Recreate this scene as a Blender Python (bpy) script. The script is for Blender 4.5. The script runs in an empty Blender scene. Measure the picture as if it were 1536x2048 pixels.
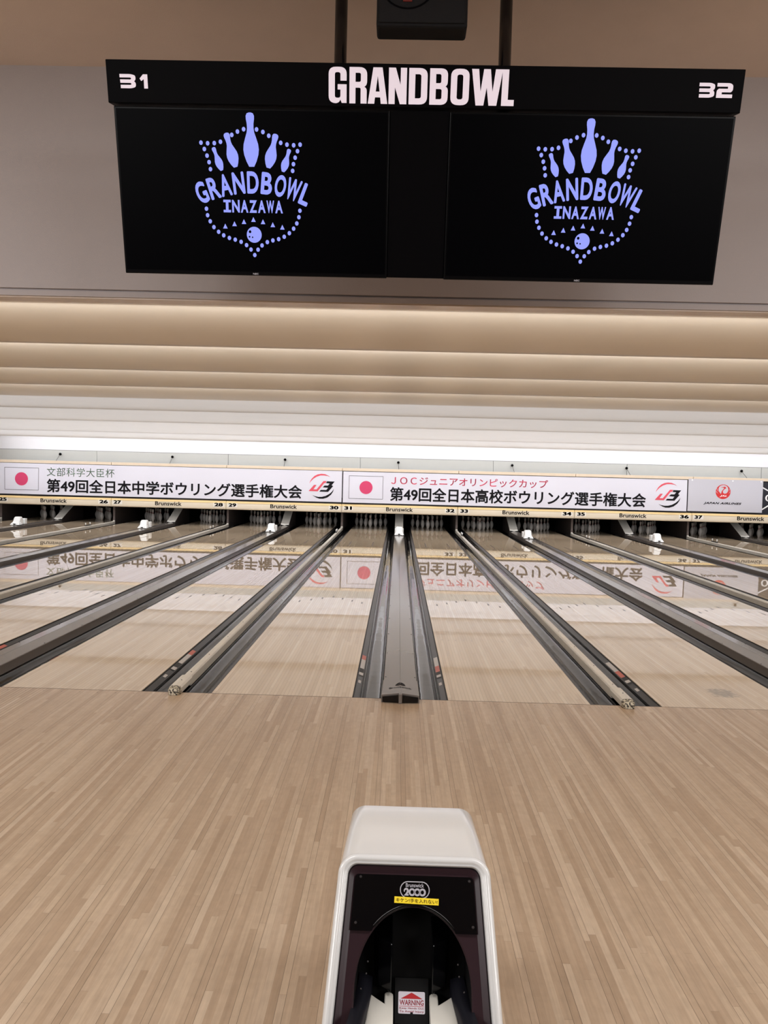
import bpy, math, random
from mathutils import Vector, Matrix

random.seed(7)
SC = bpy.context.scene
COL = SC.collection

# ------------------------------------------------------------------ camera
def setup_camera():
    f, cx, h, p, y, r, d = 1563.43339, -0.0559529996, 1.69029919, 0.0503565503, -0.0173325857, 0.0251528315, 5.78582420
    base = Matrix(((1, 0, 0), (0, 0, -1), (0, 1, 0)))
    cp, sp, cy, sy, cr, sr = math.cos(p), math.sin(p), math.cos(y), math.sin(y), math.cos(r), math.sin(r)
    Rp = Matrix(((1, 0, 0), (0, cp, -sp), (0, sp, cp)))
    Ry = Matrix(((cy, 0, -sy), (0, 1, 0), (sy, 0, cy)))
    Rr = Matrix(((cr, -sr, 0), (sr, cr, 0), (0, 0, 1)))
    R = Rr @ Rp @ Ry @ base
    m = Matrix((R[0], -R[1], -R[2])).transposed().to_4x4()
    m.translation = Vector((cx, -d, h))
    cam = bpy.data.cameras.new('camera')
    cam.sensor_fit = 'HORIZONTAL'
    cam.sensor_width = 36.0
    cam.lens = f / 1536.0 * 36.0
    cam.clip_start = 0.05
    cam.clip_end = 100
    o = bpy.data.objects.new('camera', cam)
    o.matrix_world = m
    COL.objects.link(o)
    SC.camera = o
setup_camera()

# ------------------------------------------------------------------ light and view
def lin(c):
    return tuple(((v / 255.0) / 12.92 if v / 255.0 <= 0.04045 else ((v / 255.0 + 0.055) / 1.055) ** 2.4) for v in c)

w = bpy.data.worlds.new('world')
SC.world = w
w.use_nodes = True
w.node_tree.nodes['Background'].inputs[0].default_value = (0.02, 0.02, 0.02, 1)
w.node_tree.nodes['Background'].inputs[1].default_value = 1.0

def area(name, loc, rot, sx, sy, power, color):
    l = bpy.data.lights.new(name, 'AREA')
    l.shape = 'RECTANGLE'
    l.size = sx
    l.size_y = sy
    l.energy = power
    l.color = color
    o = bpy.data.objects.new(name, l)
    o.location = loc
    o.rotation_euler = rot
    COL.objects.link(o)
    return o

WARM = (1.0, 0.985, 0.975)
COOL = (0.98, 0.99, 1.02)
# lamps in the ceiling over the seating and the approach
for lx, pw in ((-9.0, 100), (-5.2, 112), (-1.8, 46), (1.8, 46), (5.2, 112), (9.0, 100)):
    area('approach_lamp', (lx, -4.6, 3.95), (0, 0, 0), 2.2, 0.9, pw, WARM)
for lx in (-8.0, -4.0, 4.0, 8.0):
    area('seating_lamp', (lx, -8.8, 3.4), (math.radians(38), 0, 0), 2.4, 1.2, 92, WARM)
# cove strips tucked behind the ceiling lips, shining forwards down the lanes; the mid-bay one is added for the far lanes
for sy, sz, pw in ((-0.95, 2.655, 27), (0.60, 2.655, 27), (2.25, 2.655, 26), (3.85, 2.655, 26), (5.5, 2.65, 30), (7.95, 2.655, 50), (11.75, 2.67, 95), (13.4, 2.60, 60), (15.3, 2.56, 115)):
    l = area('cove_strip', (0, sy, sz), (math.radians(30 if sy > 11 and sy < 14 else 50), 0, 0), 24.0, 0.05, pw, COOL)
    l.data.spread = math.radians(96)
# added fill lights below the lips, without fixtures, brightening the tan panels
for sy, sz, pw in ((-1.0, 2.52, 37), (0.56, 2.51, 44), (2.18, 2.51, 46), (3.80, 2.51, 46)):
    l = area('panel_fill', (0, sy, sz), (math.radians(115), 0, 0), 24.0, 0.05, pw, COOL)
    l.data.spread = math.radians(56)
# broad upward fill lights, added without fixtures to brighten the white bays
for sy, sz, ln, pw in ((6.6, 2.50, 2.0, 44), (9.7, 2.50, 3.2, 74), (13.4, 2.44, 3.2, 84), (16.0, 2.36, 1.2, 34)):
    area('bay_fill', (0, sy, sz), (math.radians(180), 0, 0), 24.0, ln, pw * 1.15, (0.955, 0.99, 1.03))
# dim lamps over the pin decks, behind the masking
area('pin_deck_lamp', (0, 17.12, 0.78), (math.radians(35), 0, 0), 23.0, 0.05, 9, COOL)
# wash on the white wall above the masking
area('wall_wash', (0, 17.1, 2.95), (math.radians(35), 0, 0), 24.0, 0.08, 100, COOL)

SC.view_settings.view_transform = 'Standard'
SC.view_settings.look = 'None'
SC.view_settings.exposure = 0.0
SC.view_settings.gamma = 1.0
SC.view_settings.use_curve_mapping = False
SC.cycles.use_denoising = True
SC.cycles.max_bounces = 10
SC.cycles.diffuse_bounces = 5
SC.cycles.glossy_bounces = 5
SC.cycles.sample_clamp_indirect = 8.0
SC.cycles.caustics_reflective = False
SC.cycles.caustics_refractive = False

# ------------------------------------------------------------------ materials
MATS = {}
def mat(name, rgb, rough=0.5, metal=0.0, spec=0.5, emit=None, estr=0.0, noise=0.0, nscale=8.0, bump=0.0, bscale=60.0, coat=0.0):
    m = bpy.data.materials.new(name)
    m.use_nodes = True
    nt = m.node_tree
    b = nt.nodes['Principled BSDF']
    c = lin(rgb)
    b.inputs['Base Color'].default_value = (*c, 1)
    b.inputs['Roughness'].default_value = rough
    b.inputs['Metallic'].default_value = metal
    b.inputs['Specular IOR Level'].default_value = spec
    b.inputs['Coat Weight'].default_value = coat
    b.inputs['Coat Roughness'].default_value = 0.05
    if emit:
        b.inputs['Emission Color'].default_value = (*lin(emit), 1)
        b.inputs['Emission Strength'].default_value = estr
    tc = nt.nodes.new('ShaderNodeTexCoord')
    if noise > 0:
        n = nt.nodes.new('ShaderNodeTexNoise')
        n.inputs['Scale'].default_value = nscale
        n.inputs['Detail'].default_value = 4
        mx = nt.nodes.new('ShaderNodeMix')
        mx.data_type = 'RGBA'
        mx.inputs['A'].default_value = (*[v * (1 - noise) for v in c], 1)
        mx.inputs['B'].default_value = (*[min(1, v * (1 + noise)) for v in c], 1)
        nt.links.new(tc.outputs['Object'], n.inputs['Vector'])
        nt.links.new(n.outputs['Fac'], mx.inputs['Factor'])
        nt.links.new(mx.outputs['Result'], b.inputs['Base Color'])
    if bump > 0:
        n2 = nt.nodes.new('ShaderNodeTexNoise')
        n2.inputs['Scale'].default_value = bscale
        n2.inputs['Detail'].default_value = 3
        bp = nt.nodes.new('ShaderNodeBump')
        bp.inputs['Strength'].default_value = bump
        bp.inputs['Distance'].default_value = 0.01
        nt.links.new(tc.outputs['Object'], n2.inputs['Vector'])
        nt.links.new(n2.outputs['Fac'], bp.inputs['Height'])
        nt.links.new(bp.outputs['Normal'], b.inputs['Normal'])
    MATS[name] = m
    return m

class NG:
    """small helper to write shader maths"""
    def __init__(self, nt):
        self.nt = nt
    def v(self, sock, x):
        if isinstance(x, (int, float)):
            sock.default_value = x
        else:
            self.nt.links.new(x, sock)
    def m(self, op, a, b=0.0, c=None):
        n = self.nt.nodes.new('ShaderNodeMath')
        n.operation = op
        self.v(n.inputs[0], a)
        self.v(n.inputs[1], b)
        if c is not None:
            self.v(n.inputs[2], c)
        return n.outputs[0]
    def white(self, x, y):
        n = self.nt.nodes.new('ShaderNodeTexWhiteNoise')
        n.noise_dimensions = '2D'
        cb = self.nt.nodes.new('ShaderNodeCombineXYZ')
        self.v(cb.inputs[0], x)
        self.v(cb.inputs[1], y)
        self.nt.links.new(cb.outputs[0], n.inputs['Vector'])
        return n.outputs['Value']
    def mix(self, f, a, b):
        n = self.nt.nodes.new('ShaderNodeMix')
        n.data_type = 'RGBA'
        self.v(n.inputs['Factor'], f)
        for s, x in (('A', a), ('B', b)):
            if isinstance(x, tuple):
                n.inputs[s].default_value = (*x, 1)
            else:
                self.nt.links.new(x, n.inputs[s])
        return n.outputs['Result']

def wood(name, bw, blen, cols, rough, seam_every, seam_amt, line_amt, grain=0.25, shift=0.0, coat=False, spec=0.5, dots=False, scuff=False):
    m = bpy.data.materials.new(name)
    m.use_nodes = True
    nt = m.node_tree
    g = NG(nt)
    b = nt.nodes['Principled BSDF']
    tc = nt.nodes.new('ShaderNodeTexCoord')
    sp = nt.nodes.new('ShaderNodeSeparateXYZ')
    nt.links.new(tc.outputs['Object'], sp.inputs[0])
    X, Y = sp.outputs[0], sp.outputs[1]
    u = g.m('DIVIDE', g.m('ADD', X, shift + 100 * bw), bw)
    col = g.m('FLOOR', u)
    fu = g.m('SUBTRACT', u, col)
    r1 = g.white(col, 3.7)
    vv = g.m('ADD', g.m('DIVIDE', Y, blen), g.m('MULTIPLY', r1, 17.0))
    seg = g.m('FLOOR', vv)
    fv = g.m('SUBTRACT', vv, seg)
    r2 = g.white(col, seg)
    ramp = nt.nodes.new('ShaderNodeValToRGB')
    ramp.color_ramp.interpolation = 'LINEAR'
    e = ramp.color_ramp.elements
    e[0].position = 0.0
    e[0].color = (*lin(cols[0]), 1)
    e[1].position = 1.0
    e[1].color = (*lin(cols[-1]), 1)
    for i, c in enumerate(cols[1:-1]):
        q = e.new((i + 1) / (len(cols) - 1))
        q.color = (*lin(c), 1)
    nt.links.new(r2, ramp.inputs['Fac'])
    # long grain
    cb = nt.nodes.new('ShaderNodeCombineXYZ')
    g.v(cb.inputs[0], g.m('ADD', g.m('MULTIPLY', X, 90.0), g.m('MULTIPLY', r2, 40.0)))
    g.v(cb.inputs[1], g.m('MULTIPLY', Y, 4.0))
    g.v(cb.inputs[2], g.m('MULTIPLY', r2, 31.0))
    n = nt.nodes.new('ShaderNodeTexNoise')
    n.inputs['Scale'].default_value = 1.0
    n.inputs['Detail'].default_value = 5
    n.inputs['Roughness'].default_value = 0.65
    nt.links.new(cb.outputs[0], n.inputs['Vector'])
    gr = g.m('MULTIPLY', g.m('SUBTRACT', n.outputs['Fac'], 0.5), grain * 2)
    # cross figure of maple
    cb2 = nt.nodes.new('ShaderNodeCombineXYZ')
    g.v(cb2.inputs[0], g.m('MULTIPLY', X, 14.0))
    g.v(cb2.inputs[1], g.m('MULTIPLY', Y, 22.0))
    g.v(cb2.inputs[2], g.m('MULTIPLY', r2, 57.0))
    n3 = nt.nodes.new('ShaderNodeTexNoise')
    n3.inputs['Scale'].default_value = 1.0
    n3.inputs['Detail'].default_value = 3
    nt.links.new(cb2.outputs[0], n3.inputs['Vector'])
    gr = g.m('ADD', gr, g.m('MULTIPLY', g.m('SUBTRACT', n3.outputs['Fac'], 0.5), grain * 0.9))
    val = g.m('ADD', 1.0, gr)
    # joints between the boards
    edge = g.m('MINIMUM', fu, g.m('SUBTRACT', 1.0, fu))
    le = g.m('LESS_THAN', edge, 0.035)
    val = g.m('MULTIPLY', val, g.m('SUBTRACT', 1.0, g.m('MULTIPLY', le, line_amt)))
    md = g.m('MODULO', col, float(seam_every))
    is0 = g.m('LESS_THAN', md, 0.5)
    lo = g.m('LESS_THAN', fu, 0.06)
    hi = g.m('GREATER_THAN', fu, 0.94)
    sm = g.m('MULTIPLY', is0, g.m('MAXIMUM', lo, hi))
    val = g.m('MULTIPLY', val, g.m('SUBTRACT', 1.0, g.m('MULTIPLY', sm, seam_amt)))
    bj = g.m('LESS_THAN', fv, 0.0016 / blen)
    val = g.m('MULTIPLY', val, g.m('SUBTRACT', 1.0, g.m('MULTIPLY', bj, 0.25)))
    if dots:
        px = g.m('SUBTRACT', g.m('FRACT', g.m('ADD', g.m('DIVIDE', X, 0.1355), 0.158 + 100)), 0.5)
        dx = g.m('MULTIPLY', px, 0.1355)
        for y0, rr, am in ((-0.069, 0.0055, 0.5),):
            dy = g.m('SUBTRACT', Y, y0)
            dd = g.m('SQRT', g.m('ADD', g.m('MULTIPLY', dx, dx), g.m('MULTIPLY', dy, dy)))
            val = g.m('MULTIPLY', val, g.m('SUBTRACT', 1.0, g.m('MULTIPLY', g.m('LESS_THAN', dd, rr), am)))
    if scuff:
        geo = nt.nodes.new('ShaderNodeNewGeometry')
        s2 = nt.nodes.new('ShaderNodeSeparateXYZ')
        nt.links.new(geo.outputs['Position'], s2.inputs[0])
        ax = g.m('DIVIDE', g.m('SUBTRACT', s2.outputs[0], 2.575), 0.115)
        ay = g.m('DIVIDE', g.m('SUBTRACT', s2.outputs[1], 0.43), 0.14)
        q = g.m('ADD', g.m('POWER', g.m('ABSOLUTE', ax), 3.0), g.m('POWER', g.m('ABSOLUTE', ay), 3.0))
        n4 = nt.nodes.new('ShaderNodeTexNoise')
        n4.inputs['Scale'].default_value = 26.0
        n4.inputs['Detail'].default_value = 4
        nt.links.new(geo.outputs['Position'], n4.inputs['Vector'])
        k = g.m('SUBTRACT', g.m('ADD', 1.0, g.m('MULTIPLY', g.m('SUBTRACT', n4.outputs['Fac'], 0.5), 3.2)), q)
        k = g.m('MINIMUM', g.m('MAXIMUM', g.m('MULTIPLY', k, 1.1), 0.0), 1.0)
        val = g.m('MULTIPLY', val, g.m('SUBTRACT', 1.0, g.m('MULTIPLY', k, 0.5)))
    vm = nt.nodes.new('ShaderNodeVectorMath')
    vm.operation = 'SCALE'
    nt.links.new(ramp.outputs['Color'], vm.inputs[0])
    nt.links.new(val, vm.inputs['Scale'])
    nt.links.new(vm.outputs[0], b.inputs['Base Color'])
    b.inputs['Roughness'].default_value = rough
    b.inputs['Specular IOR Level'].default_value = spec
    MATS[name] = m
    return m

M_APP = wood('approach_boards', 0.0266, 1.05, [(172, 148, 124), (184, 161, 137), (193, 171, 147), (178, 154, 130), (200, 179, 156)], 0.26, 5, 0.55, 0.05, grain=0.24, spec=0.30, dots=True)
M_LANE = wood('lane_boards', 0.02718, 1.7, [(196, 174, 147), (204, 183, 156), (211, 191, 165), (200, 178, 151), (215, 197, 172)], 0.014, 2, 0.42, 0.06, grain=0.04, shift=0.01359, spec=0.62, scuff=True)
M_CARPET = mat('carpet', (70, 60, 56), 0.95)
M_DARK = mat('dark_void', (12, 11, 11), 0.9, spec=0.1)
M_PLASTER = mat('plaster', (186, 178, 177), 0.8, noise=0.04, nscale=3, bump=0.15, bscale=200)
M_BROWN = mat('brown_ceiling_paint', (226, 212, 202), 0.8, noise=0.05, nscale=5, bump=0.15, bscale=200)
M_WALLSIDE = mat('side_wall_paint', (190, 178, 168), 0.8, noise=0.03)
M_TAN = mat('tan_gloss_panel', (230, 215, 192), 0.32, spec=0.5, noise=0.05, nscale=2.5, bump=0.03, bscale=90)
M_OFFW = mat('white_panel', (246, 246, 248), 0.5, noise=0.03, nscale=2.0)
M_WHITEWALL = mat('white_wall', (240, 240, 244), 0.8, noise=0.015)
M_STRIP = mat('grey_white_board', (201, 202, 198), 0.6, noise=0.02)
M_SEAM = mat('seam_dark', (90, 88, 84), 0.8)
M_SEAMB = mat('foul_line_brown', (58, 42, 34), 0.5)
M_SOFFIT = mat('glossy_soffit', (206, 186, 166), 0.22, spec=0.6)
M_BLACK = mat('black_paint', (6, 5, 7), 0.5, spec=0.05)
M_BLACKPOLE = mat('black_gloss_pole', (16, 14, 16), 0.18, spec=0.6)
M_BEZEL = mat('screen_bezel', (6, 6, 8), 0.3, spec=0.15)
M_SCREEN = mat('screen_glass', (1, 1, 3), 0.4, spec=0.05)
M_LOGO = mat('screen_glow', (20, 20, 30), 0.5, emit=(150, 160, 255), estr=1.0)
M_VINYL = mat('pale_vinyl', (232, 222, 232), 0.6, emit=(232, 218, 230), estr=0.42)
M_SPK = mat('speaker_cloth', (15, 14, 17), 0.85, bump=0.2, bscale=400)
M_SPKB = mat('speaker_badge', (120, 40, 34), 0.5)
M_NAVY = mat('navy_mask_panel', (26, 27, 38), 0.5)
M_CREAM = mat('cream_rail', (224, 213, 192), 0.35, noise=0.04, nscale=4)
M_YELLOW = mat('yellow_wood_edge', (236, 205, 146), 0.35, noise=0.08, nscale=5)
M_PALEWOOD = mat('pale_wood_ledge', (226, 208, 184), 0.45, noise=0.06, nscale=6)
M_CLOTH = mat('white_banner_cloth', (218, 217, 228), 0.75)
M_CLOTHG = mat('grey_white_banner_cloth', (196, 195, 204), 0.75)
M_INK = mat('black_print', (15, 13, 19), 0.7, spec=0.2)
M_GREEN = mat('green_print', (120, 148, 126), 0.7)
M_RED = mat('pink_red_print', (230, 82, 110), 0.7)
M_SUN = mat('flag_red_print', (208, 62, 106), 0.7)
M_JRED = mat('emblem_red_print', (220, 82, 98), 0.7)
M_JAL = mat('crest_red_print', (206, 44, 44), 0.7)
M_WHITEP = mat('white_print', (244, 243, 244), 0.6)
M_PLATE = mat('number_plate_white', (236, 232, 224), 0.5)
M_GUT = mat('gutter_plastic', (31, 29, 29), 0.07, spec=0.55, noise=0.12, nscale=3, bump=0.55, bscale=1.7)
M_FLANGE = mat('gutter_flange', (30, 28, 28), 0.32, spec=0.35, noise=0.1)
M_EDGE = mat('black_edge', (14, 12, 13), 0.5)
M_CAP = mat('grey_capping', (112, 105, 100), 0.13, spec=0.5, noise=0.05, nscale=2)
M_CAPC = mat('cream_capping', (212, 206, 194), 0.35, noise=0.10, nscale=12)
M_CHIP = mat('chipped_nose', (190, 180, 160), 0.5)
M_PIN = mat('pin_white', (232, 228, 224), 0.22, spec=0.5)
M_PINRED = mat('pin_red_stripe', (150, 34, 30), 0.3)
M_HOUS = mat('white_plastic_housing', (244, 246, 246), 0.4)
M_RAMP = mat('ramp_metal', (228, 224, 216), 0.25, noise=0.05)
M_KICK = mat('kickback_shaded_grey', (58, 50, 48), 0.6, noise=0.08)  # sides darker than the front edge: shade of the pit put into the colour
M_KICKF = mat('kickback_front_edge', (88, 77, 74), 0.6)
M_HOOD = mat('ivory_enamel', (222, 222, 221), 0.18, spec=0.5, noise=0.02, nscale=6, coat=0.4)
M_MAROON = mat('maroon_panel', (46, 30, 35), 0.30, spec=0.3, noise=0.06)
M_GLOSSBLK = mat('gloss_black_plate', (7, 7, 9), 0.12, spec=0.35)
M_CAVITY = mat('cavity_black', (6, 6, 7), 0.6, spec=0.2)
M_NAVYRUB = mat('navy_rubber', (18, 18, 26), 0.45)
M_SILVER = mat('silver_print', (178, 176, 184), 0.5)
M_YSTICK = mat('yellow_sticker', (250, 220, 40), 0.5)
M_OCHRE = mat('ochre_print', (120, 92, 10), 0.6)
M_STICKW = mat('sticker_white', (232, 226, 236), 0.4)
M_STICKR = mat('sticker_red', (196, 20, 32), 0.4)
M_STICKM = mat('sticker_maroon', (150, 22, 46), 0.5)
M_SCREW = mat('screw_metal', (70, 66, 66), 0.35, metal=0.6)
M_LABW = mat('label_grey_white', (190, 186, 184), 0.4)
M_LABR = mat('label_red_orange', (190, 92, 76), 0.4)
M_TRACK = mat('track_white', (232, 228, 218), 0.35)

def chipped(m):
    nt = m.node_tree
    b = nt.nodes['Principled BSDF']
    tc = nt.nodes.new('ShaderNodeTexCoord')
    n = nt.nodes.new('ShaderNodeTexNoise')
    n.inputs['Scale'].default_value = 75
    n.inputs['Detail'].default_value = 5
    r = nt.nodes.new('ShaderNodeValToRGB')
    r.color_ramp.elements[0].position = 0.45
    r.color_ramp.elements[0].color = (*lin((52, 46, 40)), 1)
    r.color_ramp.elements[1].position = 0.52
    r.color_ramp.elements[1].color = (*lin((200, 192, 172)), 1)
    nt.links.new(tc.outputs['Object'], n.inputs['Vector'])
    nt.links.new(n.outputs['Fac'], r.inputs['Fac'])
    nt.links.new(r.outputs['Color'], b.inputs['Base Color'])
chipped(M_CHIP)

# ------------------------------------------------------------------ mesh helpers
class MB:
    def __init__(self):
        self.v = []
        self.f = []
        self.smooth = []
    def add(self, vs, fs, smooth=False):
        o = len(self.v)
        self.v += [tuple(p) for p in vs]
        self.f += [tuple(i + o for i in q) for q in fs]
        self.smooth += [smooth] * len(fs)
        return self
    def box(self, x0, x1, y0, y1, z0, z1):
        vs = [(x, y, z) for z in (z0, z1) for y in (y0, y1) for x in (x0, x1)]
        return self.add(vs, [(0, 2, 3, 1), (4, 5, 7, 6), (0, 1, 5, 4), (2, 6, 7, 3), (0, 4, 6, 2), (1, 3, 7, 5)])
    def loft(self, rows, closed=False, smooth=False, caps=False):
        n = len(rows[0])
        vs = [p for r in rows for p in r]
        fs = []
        for i in range(len(rows) - 1):
            for j in range(n if closed else n - 1):
                a, b = i * n + j, i * n + (j + 1) % n
                fs.append((a, b, b + n, a + n))
        self.add(vs, fs, smooth)
        if caps:
            o = len(self.v) - len(vs)
            self.f.append(tuple(o + j for j in range(n))[::-1])
            self.f.append(tuple(o + (len(rows) - 1) * n + j for j in range(n)))
            self.smooth += [False, False]
        return self
    def prism_y(self, prof, y0, y1, smooth=False, caps=True):
        """closed xz profile swept along y"""
        return self.loft([[(x, y0, z) for x, z in prof], [(x, y1, z) for x, z in prof]], True, smooth, caps)
    def prism_x(self, prof, x0, x1, smooth=False, caps=True):
        return self.loft([[(x0, y, z) for y, z in prof], [(x1, y, z) for y, z in prof]], True, smooth, caps)
    def lathe(self, prof, n=20, c=(0, 0, 0)):
        rows = []
        for r, z in prof:
            rows.append([(c[0] + r * math.cos(2 * math.pi * k / n), c[1] + r * math.sin(2 * math.pi * k / n), c[2] + z) for k in range(n)])
        return self.loft(rows, True, True, True)
    def tube(self, a, b, r, n=12):
        a, b = Vector(a), Vector(b)
        d = (b - a).normalized()
        s = d.orthogonal().normalized()
        t = d.cross(s)
        rows = [[p + (s * math.cos(2 * math.pi * k / n) + t * math.sin(2 * math.pi * k / n)) * r for k in range(n)] for p in (a, b)]
        return self.loft(rows, True, True, True)
    def ball(self, c, r, n=12):
        return self.lathe([(max(r * math.sin(math.pi * i / 8), r * 0.02), -r * math.cos(math.pi * i / 8)) for i in range(9)], n, c)
    def build(self, name, m, parent=None, bevel=0.0, bseg=2):
        me = bpy.data.meshes.new(name)
        me.from_pydata(self.v, [], self.f)
        me.materials.append(m)
        for p, s in zip(me.polygons, self.smooth):
            p.use_smooth = s
        me.validate()
        import bmesh
        bm = bmesh.new()
        bm.from_mesh(me)
        bmesh.ops.remove_doubles(bm, verts=bm.verts, dist=1e-6)
        bmesh.ops.recalc_face_normals(bm, faces=bm.faces)
        bm.to_mesh(me)
        bm.free()
        o = bpy.data.objects.new(name, me)
        COL.objects.link(o)
        if parent:
            o.parent = parent
        if bevel > 0:
            md = o.modifiers.new('bevel', 'BEVEL')
            md.width = bevel
            md.segments = bseg
            md.limit_method = 'ANGLE'
            md.angle_limit = math.radians(40)
        return o

def tag(o, label, cat, group=None):
    o['label'] = label
    o['category'] = cat
    if group:
        o['group'] = group
    return o
def thing(name, label, cat, loc=(0, 0, 0), group=None):
    o = bpy.data.objects.new(name, None)
    o.empty_display_size = 0.1
    COL.objects.link(o)
    o.location = loc
    return tag(o, label, cat, group)
def struct(o):
    o['kind'] = 'structure'
    return o
def dup(root, loc, label, group=None):
    r = root.copy()
    COL.objects.link(r)
    r.location = loc
    r['label'] = label
    if group:
        r['group'] = group
    for ch in list(root.children):
        c = ch.copy()
        COL.objects.link(c)
        c.parent = r
        for gch in ch.children:
            d = gch.copy()
            COL.objects.link(d)
            d.parent = c
    return r

# ---- flat shapes and lettering
def rounded(poly, seg=6):
    out = []
    n = len(poly)
    for i, p in enumerate(poly):
        r = p[2] if len(p) > 2 else 0
        P = Vector(p[:2])
        if r <= 0:
            out.append(P)
            continue
        A, B = Vector(poly[i - 1][:2]), Vector(poly[(i + 1) % n][:2])
        da, db = A - P, B - P
        r1, r2 = min(r, da.length * 0.5 if False else da.length), min(r, db.length)
        a, b = P + da.normalized() * r1, P + db.normalized() * r2
        for k in range(seg + 1):
            t = k / seg
            out.append(a * (1 - t) ** 2 + P * 2 * t * (1 - t) + b * t * t)
    return out

def _mesh_of(curve):
    o = bpy.data.objects.new('tmp', curve)
    COL.objects.link(o)
    bpy.context.view_layer.update()
    dg = bpy.context.evaluated_depsgraph_get()
    me = bpy.data.meshes.new_from_object(o.evaluated_get(dg))
    vs = [v.co.copy() for v in me.vertices]
    fs = [tuple(p.vertices) for p in me.polygons]
    bpy.data.objects.remove(o)
    bpy.data.curves.remove(curve)
    bpy.data.meshes.remove(me)
    return vs, fs

def shape(polys):
    """2D filled shape with holes -> verts, faces"""
    c = bpy.data.curves.new('tmp', 'CURVE')
    c.dimensions = '2D'
    c.fill_mode = 'BOTH'
    for p in polys:
        s = c.splines.new('POLY')
        s.points.add(len(p) - 1)
        for i, q in enumerate(p):
            s.points[i].co = (q[0], q[1], 0, 1)
        s.use_cyclic_u = True
    return _mesh_of(c)

_TX = {}
def text(body, offset=0.0, spacing=1.0, shear=0.0):
    key = (body, offset, spacing, shear)
    if key not in _TX:
        c = bpy.data.curves.new('tmp', 'FONT')
        c.body = body
        c.size = 1
        c.offset = offset
        c.space_character = spacing
        c.shear = shear
        c.resolution_u = 5
        _TX[key] = _mesh_of(c)
    return _TX[key]

def bold(body, d, spacing=1.0, shear=0.0):
    vs, fs = text(body, 0.0, spacing, shear)
    V, F = [], []
    for dx, dy in ((0, 0), (d, 0), (-d, 0), (0, d), (0, -d), (d * 0.7, d * 0.7), (-d * 0.7, d * 0.7), (d * 0.7, -d * 0.7), (-d * 0.7, -d * 0.7)):
        o = len(V)
        V += [Vector((v.x + dx, v.y + dy, 0)) for v in vs]
        F += [tuple(i + o for i in f) for f in fs]
    return V, F

def fit(sh, x0, x1, z0, z1):
    vs, fs = sh
    xs = [v.x for v in vs]
    ys = [v.y for v in vs]
    a, b, c, d = min(xs), max(xs), min(ys), max(ys)
    return [Vector((x0 + (v.x - a) / (b - a) * (x1 - x0), z0 + (v.y - c) / (d - c) * (z1 - z0), 0)) for v in vs], fs

def circle(cx, cy, rx, ry=None, n=28):
    ry = ry or rx
    return [(cx + rx * math.cos(2 * math.pi * k / n), cy + ry * math.sin(2 * math.pi * k / n)) for k in range(n)]

def flat(name, shapes, m, parent, mp):
    """shapes: list of (verts, faces) in 2D; mp maps (u, v) to a 3D point"""
    mb = MB()
    for vs, fs in shapes:
        mb.add([mp(v.x, v.y) for v in vs], fs)
    me = bpy.data.meshes.new(name)
    me.from_pydata(mb.v, [], mb.f)
    me.materials.append(m)
    o = bpy.data.objects.new(name, me)
    COL.objects.link(o)
    o.parent = parent
    return o
def quad(x0, x1, z0, z1):
    return [Vector((x0, z0, 0)), Vector((x1, z0, 0)), Vector((x1, z1, 0)), Vector((x0, z1, 0))], [(0, 1, 2, 3)]

# ------------------------------------------------------------------ layout numbers
P = 3.3737            # pitch of a pair of lanes
LW = 1.06             # lane width
HG = 0.3601           # half of the gap that holds the ball return capping
LC = HG + LW / 2      # lane centre from the middle of the pair
PAIRS = range(-3, 4)
YM = 16.9             # front of the masking
YEND = 19.4
XW = 12.25
def lane_no(k, s):
    return 31 + 2 * k + (0 if s < 0 else 1)
ALL_LANES = [(lane_no(k, s), k * P + s * LC) for k in PAIRS for s in (-1, 1)]

# ------------------------------------------------------------------ room shell
mb = MB().box(-XW, XW, -4.9, -0.004, -0.2, 0.0)
struct(mb.build('floor', M_APP))
struct(MB().box(-XW, XW, -0.0075, -0.0015, -0.05, 0.0004).build('trim_4', M_SEAMB))
struct(MB().box(-XW, XW, -12.0, -4.9, -0.2, 0.0).build('floor.001', M_CARPET))
struct(MB().box(-XW, XW, -0.004, 19.7, -0.32, -0.24).build('floor.002', M_DARK))
struct(MB().box(-XW - 0.1, -XW, -12.0, 19.8, -0.3, 4.1).build('wall_left', M_WALLSIDE))
struct(MB().box(XW, XW + 0.1, -12.0, 19.8, -0.3, 4.1).build('wall_right', M_WALLSIDE))
struct(MB().box(-XW, XW, -12.1, -12.0, -0.2, 4.1).build('wall_front', M_WALLSIDE))
struct(MB().box(-XW, XW, 17.75, 17.85, 0.9, 3.2).build('wall_back', M_WHITEWALL))
struct(MB().box(-XW, XW, 19.7, 19.8, -0.3, 1.0).build('wall_pit', M_DARK))
struct(MB().box(-XW, XW, 17.30, 19.7, 0.86, 0.9).build('ceiling.009', M_DARK))  # unseen cover over the pin decks, added to keep light from leaking in
struct(MB().box(-XW, XW, -12.0, -1.2, 3.98, 4.1).build('ceiling', M_BROWN))
# bulkhead over the foul line with a groove near its lower edge
BH = [(-1.2, 3.98), (-1.2, 2.716), (-1.185, 2.714), (-1.185, 2.704), (-1.2, 2.702), (-1.2, 2.672), (-1.07, 2.672), (-1.07, 3.98)]
struct(MB().prism_x(BH, -XW, XW).build('wall_bulkhead', M_PLASTER))
struct(MB().box(-XW, XW, -1.19, -1.075, 2.664, 2.6715).build('trim_1', M_SOFFIT))
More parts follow.
